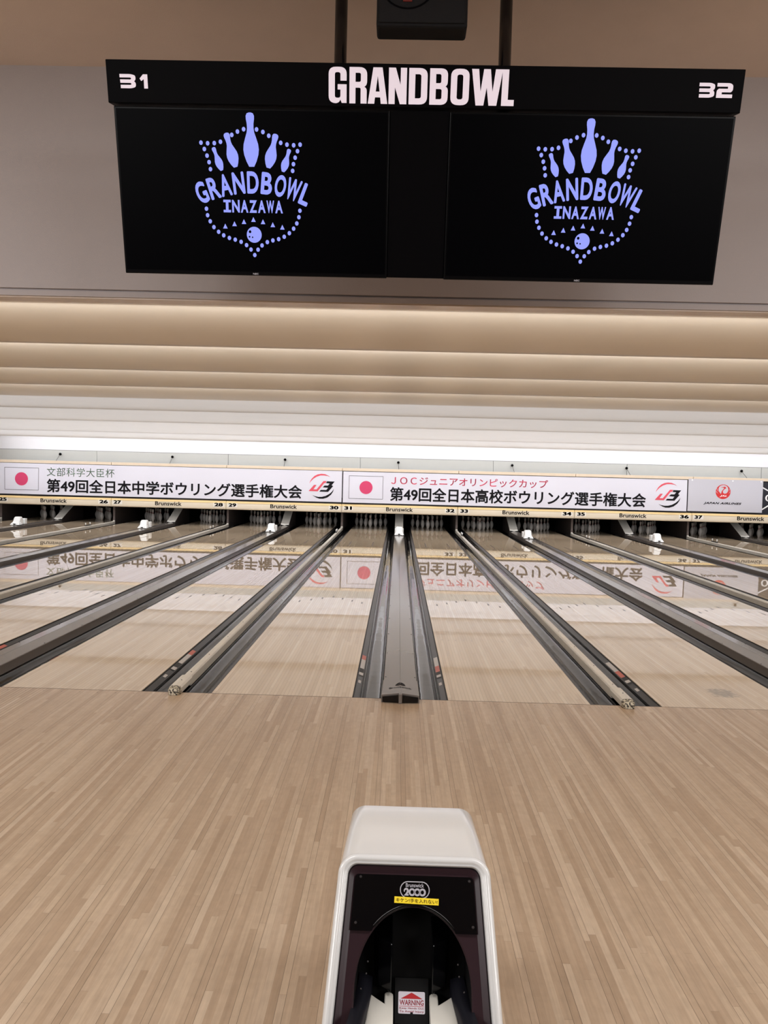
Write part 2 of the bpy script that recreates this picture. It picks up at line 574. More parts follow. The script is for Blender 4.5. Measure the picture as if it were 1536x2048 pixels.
# grey white board along the foot of the white wall
mb = MB()
xs = [-XW, -9.17, -5.19, -1.21, 2.77, 6.75, 10.73, XW]
for a, b in zip(xs[:-1], xs[1:]):
    mb.box(a + 0.006, b - 0.006, 17.70, 17.749, 1.6, 2.118)
struct(mb.build('trim_2', M_STRIP))
struct(MB().box(-XW, XW, 17.735, 17.7495, 2.118, 2.128).build('trim_3', M_SEAM))

# scalloped ceiling over the lanes
LIPS = [(-1.07, 2.667), (0.51, 2.66), (2.13, 2.66), (3.75, 2.66), (5.36, 2.66), (7.8, 2.668), (11.6, 2.68), (15.2, 2.59), (16.85, 2.484)]
for i in range(len(LIPS) - 1):
    (y0, z0), (y1, z1) = LIPS[i], LIPS[i + 1]
    rows_lo = []
    N = 22
    hgt = 0.062 if i < 4 else 0.05
    for j in range(N + 1):
        u = j / N
        s = math.sin(math.pi * u) * (1 + 0.5 * math.cos(math.pi * u))
        rows_lo.append((y0 + (y1 - y0) * u, z0 + (z1 - z0) * u + hgt * s))
    prof = rows_lo + [(y1, 3.3), (y0, 3.3)]
    mbp = MB()
    n = len(rows_lo)
    a = [[(-XW, y, z), (XW, y, z)] for y, z in rows_lo]
    mbp.loft(a, False, True)
    b = [(-XW, y0, z0), (XW, y0, z0), (XW, y0, 3.3), (-XW, y0, 3.3), (-XW, y1, 3.3), (XW, y1, 3.3), (XW, y1, z1), (-XW, y1, z1)]
    mbp.add(b, [(0, 1, 2, 3), (3, 2, 5, 4), (4, 5, 6, 7)])
    o = mbp.build('ceiling.%03d' % (i + 1), M_TAN if i < 4 else M_OFFW)
    struct(o)
struct(MB().box(-XW, XW, 16.85, 17.85, 3.2, 3.3).build('ceiling.010', M_OFFW))

# ------------------------------------------------------------------ lanes
lane_bm = MB()
lane_bm.add([(-LW / 2, 0, -0.06), (LW / 2, 0, -0.06), (LW / 2, YEND, -0.06), (-LW / 2, YEND, -0.06),
             (-LW / 2, 0, 0), (LW / 2, 0, 0), (LW / 2, YEND, 0), (-LW / 2, YEND, 0)],
            [(4, 5, 6, 7), (0, 3, 2, 1), (0, 1, 5, 4), (1, 2, 6, 5), (2, 3, 7, 6), (3, 0, 4, 7)])
M_MARK = mat('lane_marking_brown', (58, 40, 26), 0.35, spec=0.2)
def lane_marks(root):
    z = 0.0006
    for i in range(-3, 4):
        x, y = i * 0.135, 4.745 - abs(i) * 0.146
        MB().add([(x - 0.008, y - 0.12, z), (x + 0.008, y - 0.12, z), (x + 0.008, y - 0.02, z), (x, y + 0.02, z), (x - 0.008, y - 0.02, z)], [(0, 1, 2, 3, 4)]).build('aiming_arrow', M_MARK, root)
    for sx in (-1, 1):
        for dx in (0.157, 0.24, 0.322, 0.39, 0.458):
            pts = [(sx * dx + 0.007 * math.cos(a * math.pi / 4), 2.125 + 0.009 * math.sin(a * math.pi / 4), z) for a in range(8)]
            MB().add(pts, [tuple(range(8))]).build('guide_dot', M_MARK, root)
        MB().add([(sx * 0.27 - 0.010, 12.2, z), (sx * 0.27 + 0.010, 12.2, z), (sx * 0.27 + 0.010, 13.15, z), (sx * 0.27 - 0.010, 13.15, z)], [(0, 1, 2, 3)]).build('range_dash', M_MARK, root)
proto = None
for n, x in ALL_LANES:
    lab = 'glossy pale boarded bowling lane running to the pins under number %d' % n
    if proto is None:
        proto = lane_bm.build('bowling_lane', M_LANE)
        tag(proto, lab, 'bowling lane', 'bowling lanes side by side')
        proto.location = (x, 0, 0)
        lane_marks(proto)
    else:
        dup(proto, (x, 0, 0), lab)

# ------------------------------------------------------------------ gutters
GW = 0.2275
def gutter_parts(root, s):
    """s=+1: the gutter lies to the right of its lane edge (x grows towards the capping)"""
    def prof(pts):
        return [(s * a, b) for a, b in pts]
    ch = [(0.055, -0.030), (0.060, -0.046)]
    for k in range(11):
        a = math.pi * (1.08 + 0.84 * k / 10)
        ch.append((0.142 + 0.086 * math.cos(a), -0.028 + 0.062 * math.sin(a)))
    ch.append((0.2275, -0.030))
    mb = MB().loft([[(x, y, z) for x, z in prof(ch)] for y in (0.0, 4.0, 8.0, 12.0, 16.0, YEND - 0.1)], False, True)
    und = [(x, z - 0.02) for x, z in ch]
    mb.loft([[(x, y, z) for x, z in prof(und)] for y in (0.0, YEND - 0.1)], False, True)
    mb.build('channel', M_GUT, root)
    MB().prism_y(prof([(0.0015, -0.004), (0.008, -0.004), (0.008, -0.07), (0.0015, -0.07)]), 0.0, YEND - 0.1).build('edge_strip', M_EDGE, root)
    MB().prism_y(prof([(0.009, -0.010), (0.052, -0.026), (0.055, -0.030), (0.055, -0.055), (0.009, -0.055)]), 0.0, YEND - 0.1).build('bumper_cover', M_FLANGE, root)
gp = {}
for n, x in ALL_LANES:
    for s in (-1, 1):
        side = 'right' if s > 0 else 'left'
        lab = 'dark plastic gutter along the %s edge of the lane under number %d' % (side, n)
        loc = (x + s * LW / 2, 0, 0)
        if s not in gp:
            r = thing('gutter', lab, 'gutter', loc, 'gutters beside the lanes')
            gutter_parts(r, s)
            gp[s] = r
        else:
            r = dup(gp[s], loc, lab)
        if (n, s) in ((29, 1), (30, 1), (31, 1), (30, -1), (32, -1), (33, -1), (34, -1)):
            def fl(u, v, s=s):
                return (s * (0.012 + u * 0.040), v, -0.0108 - u * 0.0151 + 0.0012)
            if s > 0:
                pieces = (('label_end', 0.72, 0.80, M_LABW), ('label_black', 0.80, 0.94, M_EDGE), ('label_white', 0.94, 1.26, M_LABW), ('label_red', 1.26, 1.42, M_LABR))
            else:
                pieces = (('label_end', 0.73, 0.80, M_LABW), ('label_black', 0.80, 0.90, M_EDGE), ('label_red', 0.90, 1.10, M_LABR), ('label_white', 1.10, 1.42, M_LABW))
            bc = r.children[0]
            for ch in r.children:
                if ch.name.startswith('bumper_cover'):
                    bc = ch
            for nm, a, b, mm in pieces:
                flat('warning_label', [quad(0.05, 0.92, a, b)], mm, bc, fl)
            flat('size_label', [quad(0.2, 0.75, 0.47, 0.55)], M_LABW, bc, fl)
            flat('plate_edge', [quad(0.0, 1.0, 0.69, 0.72)], M_EDGE, bc, fl)

# ------------------------------------------------------------------ cappings
def ball_capping(root):
    hw = 0.134
    z0 = -0.03
    def pr(h, sc=1.0):
        return [(-h, z0), (-h, 0.047), (-h + 0.004, 0.052), (-0.002, 0.0665), (0.002, 0.0665), (h - 0.004, 0.052), (h, 0.047), (h, z0)]
    MB().prism_y(pr(0.130), 0.30, 17.15).build('cover', M_CAP, root)
    # crown nose, slightly wider
    body = [(-0.140, 0.0), (-0.140, 0.052), (-0.136, 0.056), (0, 0.0725), (0.136, 0.056), (0.140, 0.052), (0.140, 0.0)]
    MB().loft([[(x, -0.10, max(z, 0.001)) for x, z in body], [(x * 0.965, 0.305, max(z, 0.001)) for x, z in body]], True, False, True).build('nose', M_CAP, root)
    # two dark windows and a centre post at the front
    for s in (-1, 1):
        p = [(s * 0.018, 0.008), (s * 0.130, 0.006), (s * 0.132, 0.044), (s * 0.018, 0.058)]
        mb = MB().loft([[(x, -0.112 - (0.012 if abs(x) < 0.02 else 0), z) for x, z in p], [(x, -0.095, z) for x, z in p]], True, False, True)
        mb.build('front_window', M_GLOSSBLK, root)
    MB().box(-0.012, 0.012, -0.132, -0.095, 0.002, 0.071).build('front_post', M_CAP, root)
    # joint lines: the ridge and a few cross joints
    mb = MB()
    mb.box(-0.0012, 0.0012, 0.33, 17.0, 0.0660, 0.0672)
    mb.build('ridge_seam', M_SEAM, root)
    for y in (0.42, 1.25, 2.1, 2.95, 3.8, 4.65, 5.5):
        for s in (-1, 1):
            MB().lathe([(0.0055, 0.0), (0.0045, 0.003), (0.001, 0.0035)], 8, (s * 0.116, y, 0.0527)).build('screw', M_EDGE, root)
    # maker's crest and word on the nose
    def nz(u, v):
        return (u, v, 0.0730 - abs(u) * 0.122 + 0.0012)
    crown = [(-0.040 + 0.080 * k / 16, 0.112 + 0.075 * math.sin(math.pi * k / 16) ** 0.7) for k in range(17)] + [(0.040 - 0.080 * k / 8, 0.112 - 0.012 * math.sin(math.pi * k / 8)) for k in range(1, 8)]
    cross = [circle(x, y, 0.0055, 0.007, 10) for x, y in ((-0.016, 0.130), (0.0, 0.128), (0.016, 0.130), (-0.008, 0.155), (0.008, 0.155))]
    flat('crest', [shape([crown] + cross)], M_INK, root, nz)
    sh = fit(text('Brunswick', 0.012), -0.085, 0.085, 0.03, 0.07)
    flat('lettering', [([Vector((v.x, v.y + 0.012 - 2.2 * v.x * v.x, 0)) for v in sh[0]], sh[1])], M_INK, root, nz)

def div_capping(root):
    prof = [(-0.034, -0.03), (-0.034, 0.036), (-0.026, 0.049), (0, 0.053), (0.026, 0.049), (0.034, 0.036), (0.034, -0.03)]
    rows = []
    for y, dz in ((0.29, 0), (16.9, 0), (17.1, 0.01), (17.15, 0.03)):
        rows.append([(x, y, z + (dz if z > 0 else 0)) for x, z in prof])
    MB().loft(rows, True, False, True).build('cover', M_CAPC, root, 0.003)
    p2 = [(x * 1.38, max(z * 1.15, 0.0015)) for x, z in prof]
    MB().loft([[(x, -0.03, z) for x, z in p2], [(x, 0.285, z) for x, z in p2]], True, False, True).build('nose', M_CAPC, root, 0.003)
    rows = []
    for k in range(7):
        a = math.pi / 2 * k / 6
        sc = math.cos(a) * 0.97 + 0.03
        rows.append([(x * (0.55 + 0.45 * sc), -0.031 - 0.06 * math.sin(a), max(z * (0.5 + 0.5 * sc), 0.0015)) for x, z in p2])
    MB().loft(rows, True, True, True).build('chipped_tip', M_CHIP, root)
    for y in (0.12, 0.40, 1.0, 1.75, 2.5, 3.3, 4.2):
        MB().lathe([(0.006, 0.0), (0.005, 0.002), (0.001, 0.0025)], 8, (0.006, y, 0.0605 if y < 0.28 else 0.0525)).build('screw', M_SCREW, root)
caproot = None
for k in PAIRS:
    lab = 'grey ridged ball return capping between the lanes under %d and %d' % (lane_no(k, -1), lane_no(k, 1))
    if caproot is None:
        caproot = thing('ball_return_capping', lab, 'capping', (k * P, 0, 0), 'grey ridged cappings down the lanes')
        ball_capping(caproot)
    else:
        dup(caproot, (k * P, 0, 0), lab)
divroot = None
for k in list(PAIRS) + [4]:
    nl = lane_no(k - 1, 1)
    lab = 'narrow cream division capping between the lanes under %d and %d' % (nl, nl + 1)
    if k == -3:
        lab = 'narrow cream division capping on the far left, left of the lane under 25'
    if k == 4:
        lab = 'narrow cream division capping on the far right, right of the lane under 38'
    loc = ((k - 0.5) * P, 0, 0)
    if divroot is None:
        divroot = thing('division_capping', lab, 'capping', loc, 'cream division cappings')
        div_capping(divroot)
    else:
        dup(divroot, loc, lab)

# ------------------------------------------------------------------ pins
PINP = [(0.0257, 0.0), (0.0275, 0.004), (0.0357, 0.0191), (0.0497, 0.0572), (0.0591, 0.0953), (0.0605, 0.1143), (0.0579, 0.1492), (0.0495, 0.1842),
        (0.0357, 0.2191), (0.0256, 0.2405), (0.0228, 0.2540), (0.0238, 0.2762), (0.0290, 0.3111), (0.0323, 0.3429), (0.0300, 0.3600), (0.0210, 0.3745), (0.0100, 0.3800), (0.001, 0.381)]
ROWN = [('front pin', 0, 0)]
spots = [('front pin', 0.0, 0)]
for nm, q, r in (('left pin of the second row', -0.5, 1), ('right pin of the second row', 0.5, 1),
                 ('left pin of the third row', -1, 2), ('middle pin of the third row', 0, 2), ('right pin of the third row', 1, 2),
                 ('leftmost pin of the back row', -1.5, 3), ('second pin from the left of the back row', -0.5, 3),
                 ('third pin from the left of the back row', 0.5, 3), ('rightmost pin of the back row', 1.5, 3)):
    spots.append((nm, q, r))
pin0 = None
for n, x in ALL_LANES:
    for nm, q, r in spots:
        loc = (x + q * 0.3048, 18.29 + r * 0.264, 0.0)
        lab = 'white pin, %s on the lane under %d' % (nm, n)
        if pin0 is None:
            pin0 = MB().lathe(PINP, 16).build('bowling_pin', M_PIN)
            tag(pin0, lab, 'bowling pin', 'bowling pins racked at the lane ends')
            pin0.location = loc
            for za, zb, ra, rb in ((0.2405, 0.2500, 0.0259, 0.0236), (0.2625, 0.2735, 0.0236, 0.0241)):
                MB().lathe([(ra + 0.0004, za), (rb + 0.0004, zb)], 16).build('neck_stripe', M_PINRED, pin0)
        else:
            dup(pin0, loc, lab)

# ------------------------------------------------------------------ kickbacks, ramps, sensors
kick = None
for k in list(PAIRS) + [4]:
    nl = lane_no(k - 1, 1)
    lab = 'grey upright kickback partition between the pins of %d and %d' % (nl, nl + 1)
    if k == -3:
        lab = 'grey upright kickback partition left of the pins under 25'
    if k == 4:
        lab = 'grey upright kickback partition right of the pins under 38'
    loc = ((k - 0.5) * P, 0, 0)
    if kick is None:
        kick = MB().box(-0.028, 0.028, 17.16, 19.45, -0.2, 0.72).build('kickback_partition', M_KICK)
        tag(kick, lab, 'partition', 'kickback partitions between the pin decks')
        MB().box(-0.030, 0.030, 17.152, 17.159, -0.2, 0.72).build('front_edge', M_KICKF, kick)
        kick.location = loc
    else:
        dup(kick, loc, lab)

def ramp_parts(root):
    # sloping lid with a centre groove and solid sides
    y0, z0, y1, z1 = 17.155, 0.072, 18.75, 0.76
    rows = []
    for y, z in ((y0, z0), (y1, z1)):
        rows.append([(-0.122, y, z), (-0.112, y, z + 0.012), (-0.006, y, z - 0.004), (0.006, y, z - 0.004), (0.112, y, z + 0.012), (0.122, y, z)])
    mb = MB().loft(rows, False, False)
    mb.build('lid', M_RAMP, root)
    sd = [(y0, z0 - 0.005), (y1, z1 - 0.005), (y1, -0.2), (y0, -0.2)]
    for s, nm in ((-1, 'side_panel'), (1, 'side_panel')):
        MB().prism_x(sd, s * 0.119 - 0.003, s * 0.119 + 0.003).build(nm, M_KICK, root)
def housing_parts(root):
    # angular white sensor housing on the capping
    prof = [(-0.16, 0.0), (-0.15, 0.045), (-0.06, 0.115), (-0.03, 0.185), (0.0, 0.205), (0.09, 0.205), (0.135, 0.17), (0.15, 0.12), (0.16, 0.0)]
    mb = MB()
    N = [-1.0, -0.72, 0.72, 1.0]
    rows = []
    for q in N:
        wx = 0.088 * q
        sc = 1.0 if abs(q) < 0.9 else 0.86
        rows.append([(wx, y * (sc + 0.04), z * sc if z > 0.001 else 0.0) for y, z in prof])
    mb.loft(rows, True, False, True)
    mb.build('body', M_HOUS, root, 0.008)
    MB().add([(-0.125, -0.17, 0.0), (0.125, -0.17, 0.0), (0.125, 0.0, 0.0), (-0.125, 0.0, 0.0), (-0.098, -0.13, 0.05), (0.098, -0.13, 0.05), (0.098, -0.01, 0.075), (-0.098, -0.01, 0.075)],
             [(0, 1, 5, 4), (4, 5, 6, 7), (1, 2, 6, 5), (2, 3, 7, 6), (3, 0, 4, 7), (3, 2, 1, 0)]).build('skirt', M_HOUS, root, 0.004)
    MB().box(-0.115, 0.115, 0.17, 0.30, 0.0, 0.15).build('rear_box', M_HOUS, root, 0.01)
    MB().box(-0.026, 0.026, -0.19, -0.145, 0.012, 0.034).build('lens_slot', M_GLOSSBLK, root, 0.004)
def sensor_parts(root):
    MB().box(-0.012, 0.012, -0.2, 0.2, 0.0, 0.022).build('bracket', M_EDGE, root)
    for y in (-0.15, 0.15):
        mb = MB().tube((0, y, 0.02), (0, y, 0.06), 0.008, 8)
        mb.ball((0, y, 0.068), 0.018, 10)
        mb.build('eye', M_HOUS, root)
rr = hr = None
for k in PAIRS:
    a, b = lane_no(k, -1), lane_no(k, 1)
    lab = 'grey sloping ball return ramp rising into the machine between the pins of %d and %d' % (a, b)
    lab2 = 'white angular sensor housing on the grey capping between lanes under %d and %d' % (a, b)
    if rr is None:
        rr = thing('ball_return_ramp', lab, 'ramp', (k * P, 0, 0), 'ball return ramps')
        ramp_parts(rr)
        hr = thing('sensor_housing', lab2, 'sensor', (k * P, 14.72, 0.0728), 'white sensor housings')
        housing_parts(hr)
    else:
        dup(rr, (k * P, 0, 0), lab)
        dup(hr, (k * P, 14.72, 0.0728), lab2)
sr = None
for k in list(PAIRS)[1:]:
    nl = lane_no(k - 1, 1)
    lab = 'pair of tiny white ball sensors on the cream capping between lanes under %d and %d' % (nl, nl + 1)
    loc = ((k - 0.5) * P, 15.2, 0.0535)
    if sr is None:
        sr = thing('ball_sensor', lab, 'sensor', loc, 'small ball sensors on the cream cappings')
        sensor_parts(sr)
    else:
        dup(sr, loc, lab)

# ------------------------------------------------------------------ masking units
def mask_unit(k):
    a, b = lane_no(k, -1), lane_no(k, 1)
    c = k * P
    h = P / 2 - 0.006
    r = thing('masking_unit', 'masking unit over the pins with cream lower rail numbered %d and %d' % (a, b), 'masking unit', (c, YM, 0.5), 'masking units in a row')
    def L(x, y, z):
        return (x, y - YM, z - 0.5)
    def bx(x0, x1, y0, y1, z0, z1):
        return MB().box(x0, x1, y0 - YM, y1 - YM, z0 - 0.5, z1 - 0.5)
    bx(-h, h, 16.96, 17.0, 0.74, 1.712).build('panel', M_NAVY, r)
    bx(-h, h, 16.90, 17.30, 1.712, 1.795).build('top_rail', M_PALEWOOD, r, 0.006)
    low = [(0.03, 0.735), (0.0, 0.69), (-0.006, 0.62), (-0.004, 0.55), (0.006, 0.515), (0.03, 0.500), (0.10, 0.500), (0.10, 0.735)]
    lr = MB().prism_x([(y, z - 0.5) for y, z in low], -h, h).build('lower_rail', M_CREAM, r)
    edge = [(0.10, 0.7353), (0.10, 0.748), (0.028, 0.748), (-0.012, 0.690), (-0.012, 0.6885), (-0.002, 0.6885), (0.026, 0.7353)]
    MB().prism_x([(y, z - 0.5) for y, z in edge], -h, h).build('rail_edging', M_YELLOW, r)
    bx(-h, h, 17.0, 17.30, 0.80, 0.86).build('back_brace', M_NAVY, r)
    def fr(off):
        return lambda u, v: (u, -0.008 - off, v - 0.5)
    flat('lettering', [fit(bold('Brunswick', 0.020), -0.39, 0.385, 0.571, 0.690)], M_INK, lr, fr(0.001))
    for s, n in ((-1, a), (1, b)):
        x0, x1 = (-1.612, -1.385) if s < 0 else (1.345, 1.600)
        pl = flat('number_plate', [quad(x0 - 0.03, x1 + 0.03, 0.575, 0.695 - 0.0)], M_PLATE, r, fr(0.0008))
        flat('digits', [fit(bold('%d' % n, 0.055), x0, x1, 0.584, 0.688)], M_INK, pl, fr(0.0020))
    if k == 3:
        mp = lambda u, v: (u - c, 0.058, v - 0.5)
        st = [[(10.40, 1.54), (10.43, 1.56), (10.78, 1.375), (10.75, 1.35)], [(10.40, 0.88), (10.43, 0.86), (10.78, 1.09), (10.75, 1.115)]]
        flat('white_strokes', [shape([p]) for p in st] + [shape([circle(10.64, 1.235, 0.105, 0.10), circle(10.64, 1.235, 0.055, 0.075)])], M_WHITEP, r, mp)
    return r
for k in PAIRS:
    mask_unit(k)

# banners
def wave(x, z):
    return 0.009 * math.sin(x * 2.1 + z * 1.7) + 0.004 * math.sin(x * 4.7 - z * 3.4 + 1.0)
YB = 16.880
def banner(name, x0, x1, z0, z1, m, label, group=None):
    nx, nz = int((x1 - x0) / 0.12), 8
    mb = MB()
    for dy in (0.0, 0.003):
        rows = [[(x0 + (x1 - x0) * i / nx, YB + dy + wave(x0 + (x1 - x0) * i / nx, z0 + (z1 - z0) * j / nz), z0 + (z1 - z0) * j / nz) for i in range(nx + 1)] for j in range(nz + 1)]
        mb.loft(rows, False, True)
    o = thing(name, label, 'banner', ((x0 + x1) / 2, YB, z0), group)
    mb.v = [(x - (x0 + x1) / 2, y - YB, z - z0) for x, y, z in mb.v]
    mb.build('cloth', m, o)
    cx = (x0 + x1) / 2
    def mp(off=0.004):
        return lambda u, v: (u - cx, wave(u, v) - off, v - z0)
    return o, mp
def flag(o, mp, x0, x1, z0, z1, cx, cz, r):
    t = 0.010
    def strip(ax, az, bx, bz, horiz):
        n = 16
        vs, fs = [], []
        for i in range(n + 1):
            q = i / n
            if horiz:
                vs += [Vector((ax + (bx - ax) * q, az, 0)), Vector((ax + (bx - ax) * q, bz, 0))]
            else:
                vs += [Vector((bx, az + (bz - az) * q, 0)), Vector((ax, az + (bz - az) * q, 0))]
        for i in range(n):
            fs.append((2 * i, 2 * i + 2, 2 * i + 3, 2 * i + 1))
        return vs, fs
    flat('flag_outline', [strip(x0, z0, x1, z0 + t, True), strip(x0, z1 - t, x1, z1, True), strip(x0, z0 + t, x0 + t, z1 - t, False), strip(x1 - t, z0 + t, x1, z1 - t, False)], M_SCREW, o, mp())
    flat('flag_disc', [shape([circle(cx, cz, r, r, 40)])], M_SUN, o, mp())
def emblem(o, mp, X0):
    # pixels of the emblem in the photograph's crop -> metres
    sx, sz = 0.757 / 1000.0, 0.728 / 960.0
    T = lambda pts: [(X0 + (x - 180) * sx, 1.610 - (y - 175) * sz + 0.0) for x, y in pts]
    J = [(180, 845), (385, 605), (480, 605), (365, 775), (485, 775), (745, 450), (865, 450), (835, 520), (770, 530), (530, 850)]
    B3 = [(880, 455), (1175, 460), (1060, 605), (1120, 635), (930, 860), (590, 857), (650, 790), (860, 790), (925, 705), (720, 690), (790, 620), (920, 620), (985, 540), (845, 525)]
    arc1 = [(205, 560), (235, 465), (300, 360), (400, 260), (520, 200), (660, 175), (800, 185), (920, 235), (1010, 300), (900, 250), (760, 235), (620, 240), (480, 290), (350, 375), (260, 470)]
    arc2 = [(325, 990), (420, 1035), (560, 1060), (700, 1055), (840, 1015), (980, 935), (1080, 845), (1150, 735), (1120, 850), (1040, 970), (900, 1080), (740, 1130), (600, 1130), (480, 1090), (390, 1040)]
    flat('emblem_red', [shape([T(J)]), shape([T(arc1)])], M_JRED, o, mp())
    flat('emblem_black', [shape([T(B3)]), shape([T(arc2)])], M_INK, o, mp())

o, mp = banner('tournament_banner', -11.74, -1.690, 0.80, 1.702, M_CLOTH, 'white banner with green and black Japanese lettering, on the left', 'white tournament banners on the masking')
flag(o, mp, -11.564, -10.555, 0.920, 1.575, -11.064, 1.243, 0.193)
flat('green_lettering', [fit(bold('文部科学大臣杯', 0.004, 1.12), -10.319, -8.330, 1.345, 1.600)], M_GREEN, o, mp())
flat('black_lettering', [fit(bold('第49回全日本中学ボウリング選手権大会', 0.024), -10.318, -2.847, 0.870, 1.268)], M_INK, o, mp())
emblem(o, mp, -2.654)
o, mp = banner('tournament_banner', -1.655, 8.262, 0.795, 1.697, M_CLOTH, 'white banner with red and black Japanese lettering, over lanes 31 to 36', 'white tournament banners on the masking')
flag(o, mp, -1.486, -0.495, 0.912, 1.580, -0.988, 1.244, 0.190)
flat('red_lettering', [fit(bold('ＪＯＣジュニアオリンピックカップ', 0.010), -0.263, 4.262, 1.352, 1.592)], M_RED, o, mp())
flat('black_lettering', [fit(bold('第49回全日本高校ボウリング選手権大会', 0.024), -0.291, 7.090, 0.876, 1.282)], M_INK, o, mp())
emblem(o, mp, 7.341)
o, mp = banner('sponsor_banner', 8.292, 10.420, 0.805, 1.735, M_CLOTHG, 'small greyish banner with a round red crane crest, right of the long banners')
def crest(o, mp):
    cx, cz, r = 9.290, 1.384, 0.210
    C = lambda pts: [(cx + (x - 665) / 380.0 * r, cz - (y - 612) / 380.0 * r) for x, y in pts]
    disc = circle(cx, cz, r, r, 48)
    hole = C([(670, 258), (800, 290), (890, 370), (925, 480), (910, 590), (850, 680), (760, 712), (690, 690), (655, 630), (665, 560), (720, 490), (770, 450), (820, 415), (785, 370), (735, 340), (690, 358), (520, 380), (690, 405), (715, 430), (660, 490), (590, 590), (560, 730), (500, 660), (440, 570), (420, 470), (450, 370), (540, 290)])
    slits = [C(p) for p in ([(345, 420), (375, 520), (450, 640), (360, 540), (330, 460)], [(305, 560), (350, 640), (440, 730), (340, 660), (300, 600)],
                            [(985, 430), (1000, 500), (950, 610), (980, 510), (975, 460)], [(1035, 560), (1010, 640), (950, 700), (1000, 620), (1025, 580)])]
    flat('crest', [shape([disc, hole] + slits)], M_JAL, o, mp())
    flat('crest_letters', [fit(text('JAL', 0.02, 1.0, 0.35), cx - 0.095, cx + 0.112, cz - 0.155, cz - 0.092)], M_WHITEP, o, mp(0.006))
    flat('black_lettering', [fit(bold('JAPAN AIRLINES', 0.045, 1.1, 0.35), 8.746, 9.828, 1.004, 1.082)], M_INK, o, mp())
    for x in (8.40, 9.55, 10.36):
        MB().add([mp(0.005)(p[0], p[1]) for p in circle(x, 1.70, 0.022, 0.022, 10)], [tuple(range(10))]).build('eyelet', M_WHITEP, o)
crest(o, mp)

# knobs on wires over the masking
kr = None
for i, k in enumerate(PAIRS):
    where = ['leftmost of the row', 'second from the left', 'third from the left', 'above lanes 31 and 32', 'third from the right', 'second from the right', 'rightmost of the row'][i]
    lab = 'black knob on a thin wire above the masking, %s' % where
    loc = (k * P * 1.006 - 0.07, 17.62, 1.796)
    if kr is None:
        kr = thing('wire_knob', lab, 'knob', loc, 'black knobs on wires')
        MB().ball((0, 0, 0.205), 0.040, 14).build('knob', M_BLACK, kr)
        MB().tube((0.02, -0.33, 0.0), (0.0, 0.0, 0.2), 0.006, 6).build('wire', M_SCREW, kr)
        MB().tube((0.0, 0.0, 0.205), (0.0, 0.08, 0.205), 0.014, 8).build('stem', M_BLACK, kr)
    else:
        dup(kr, loc, lab)

# ------------------------------------------------------------------ overhead scoring board
TILT = math.atan(0.25)
BO = Vector((0, -2.07, 2.60))
BU = Vector((0, -math.sin(TILT), math.cos(TILT)))
BN = Vector((0, -math.cos(TILT), -math.sin(TILT)))      # out of the screen, towards the seats
def bp(off=0.0):
    return lambda u, v: BO + Vector((u, 0, 0)) + BU * v + BN * off
def board_box(u0, u1, v0, v1, d0, d1, org=None):
    vs = []
    for d in (d0, d1):
        for v in (v0, v1):
            for u in (u0, u1):
                p = bp(d)(u, v)
                vs.append(p - org if org else p)
    return MB().add(vs, [(0, 2, 3, 1), (4, 5, 7, 6), (0, 1, 5, 4), (2, 6, 7, 3), (0, 4, 6, 2), (1, 3, 7, 5)])
sign = thing('overhead_sign', 'wide black overhead sign board with pale lettering hung on two black poles', 'sign', (0, -2.2, 3.98))
so = Vector(sign.location)
hd = board_box(-1.385, 1.396, 0.722, 0.894, -0.09, 0.012, so).build('header_board', M_BLACK, sign, 0.003)
board_box(-0.1356, 0.1296, 0.004, 0.716, -0.07, -0.004, so).build('centre_panel', M_BLACK, sign, 0.003)
board_box(-1.30, 1.30, 0.30, 0.40, -0.14, -0.085, so).build('back_bar', M_BLACK, sign)
for x in (-0.378, 0.388):
    MB().tube(Vector((x, -2.035, 3.02)) - so, Vector((x, -2.035, 3.985)) - so, 0.029, 20).build('pole', M_BLACKPOLE, sign)
    board_box(x - 0.03, x + 0.03, 0.30, 0.40, -0.18, -0.10, so).build('pole_clamp', M_BLACK, sign)
LET = {
 'G': (112, [[(110, 140), (110, 225, 45), (0, 225, 45), (0, 0, 45), (66, 0, 26), (72, 24), (80, 2), (110, 2), (110, 118), (55, 118), (55, 85), (72, 85), (72, 34, 14), (38, 34, 14), (38, 192, 14), (72, 192, 14), (72, 140)]]),
 'R': (110, [[(0, 0), (0, 225), (110, 225, 48), (110, 112, 30), (92, 104), (108, 98, 20), (108, 0), (70, 0), (70, 98, 10), (38, 98), (38, 0)], [(38, 134), (38, 190), (71, 190, 12), (71, 134, 12)]]),
 'A': (120, [[(0, 0), (32, 225), (88, 225), (120, 0), (80, 0), (76, 40), (44, 40), (40, 0)], [(48, 76), (60, 172), (72, 76)]]),
 'N': (110, [[(0, 0), (0, 225), (42, 225), (72, 120), (72, 225), (110, 225), (110, 0), (70, 0), (38, 105), (38, 0)]]),
 'D': (112, [[(0, 0), (0, 225), (112, 225, 48), (112, 0, 48)], [(38, 38), (38, 187), (74, 187, 14), (74, 38, 14)]]),
 'B': (112, [[(0, 0), (0, 225), (110, 225, 42), (110, 120, 26), (96, 114), (112, 108, 22), (112, 0, 46)], [(38, 134), (38, 190), (70, 190, 12), (70, 134, 12)], [(38, 35), (38, 98), (74, 98, 12), (74, 35, 12)]]),
 'O': (112, [[(0, 0, 48), (0, 225, 48), (112, 225, 48), (112, 0, 48)], [(38, 36, 15), (38, 189, 15), (74, 189, 15), (74, 36, 15)]]),
 'W': (185, [[(30, 0), (0, 225), (42, 225), (56, 85), (72, 225), (112, 225), (128, 85), (142, 225), (185, 225), (155, 0), (108, 0), (92, 112), (77, 0)]]),
 'L': (78, [[(0, 0), (0, 225), (40, 225), (40, 38), (78, 38), (78, 0)]]),
}
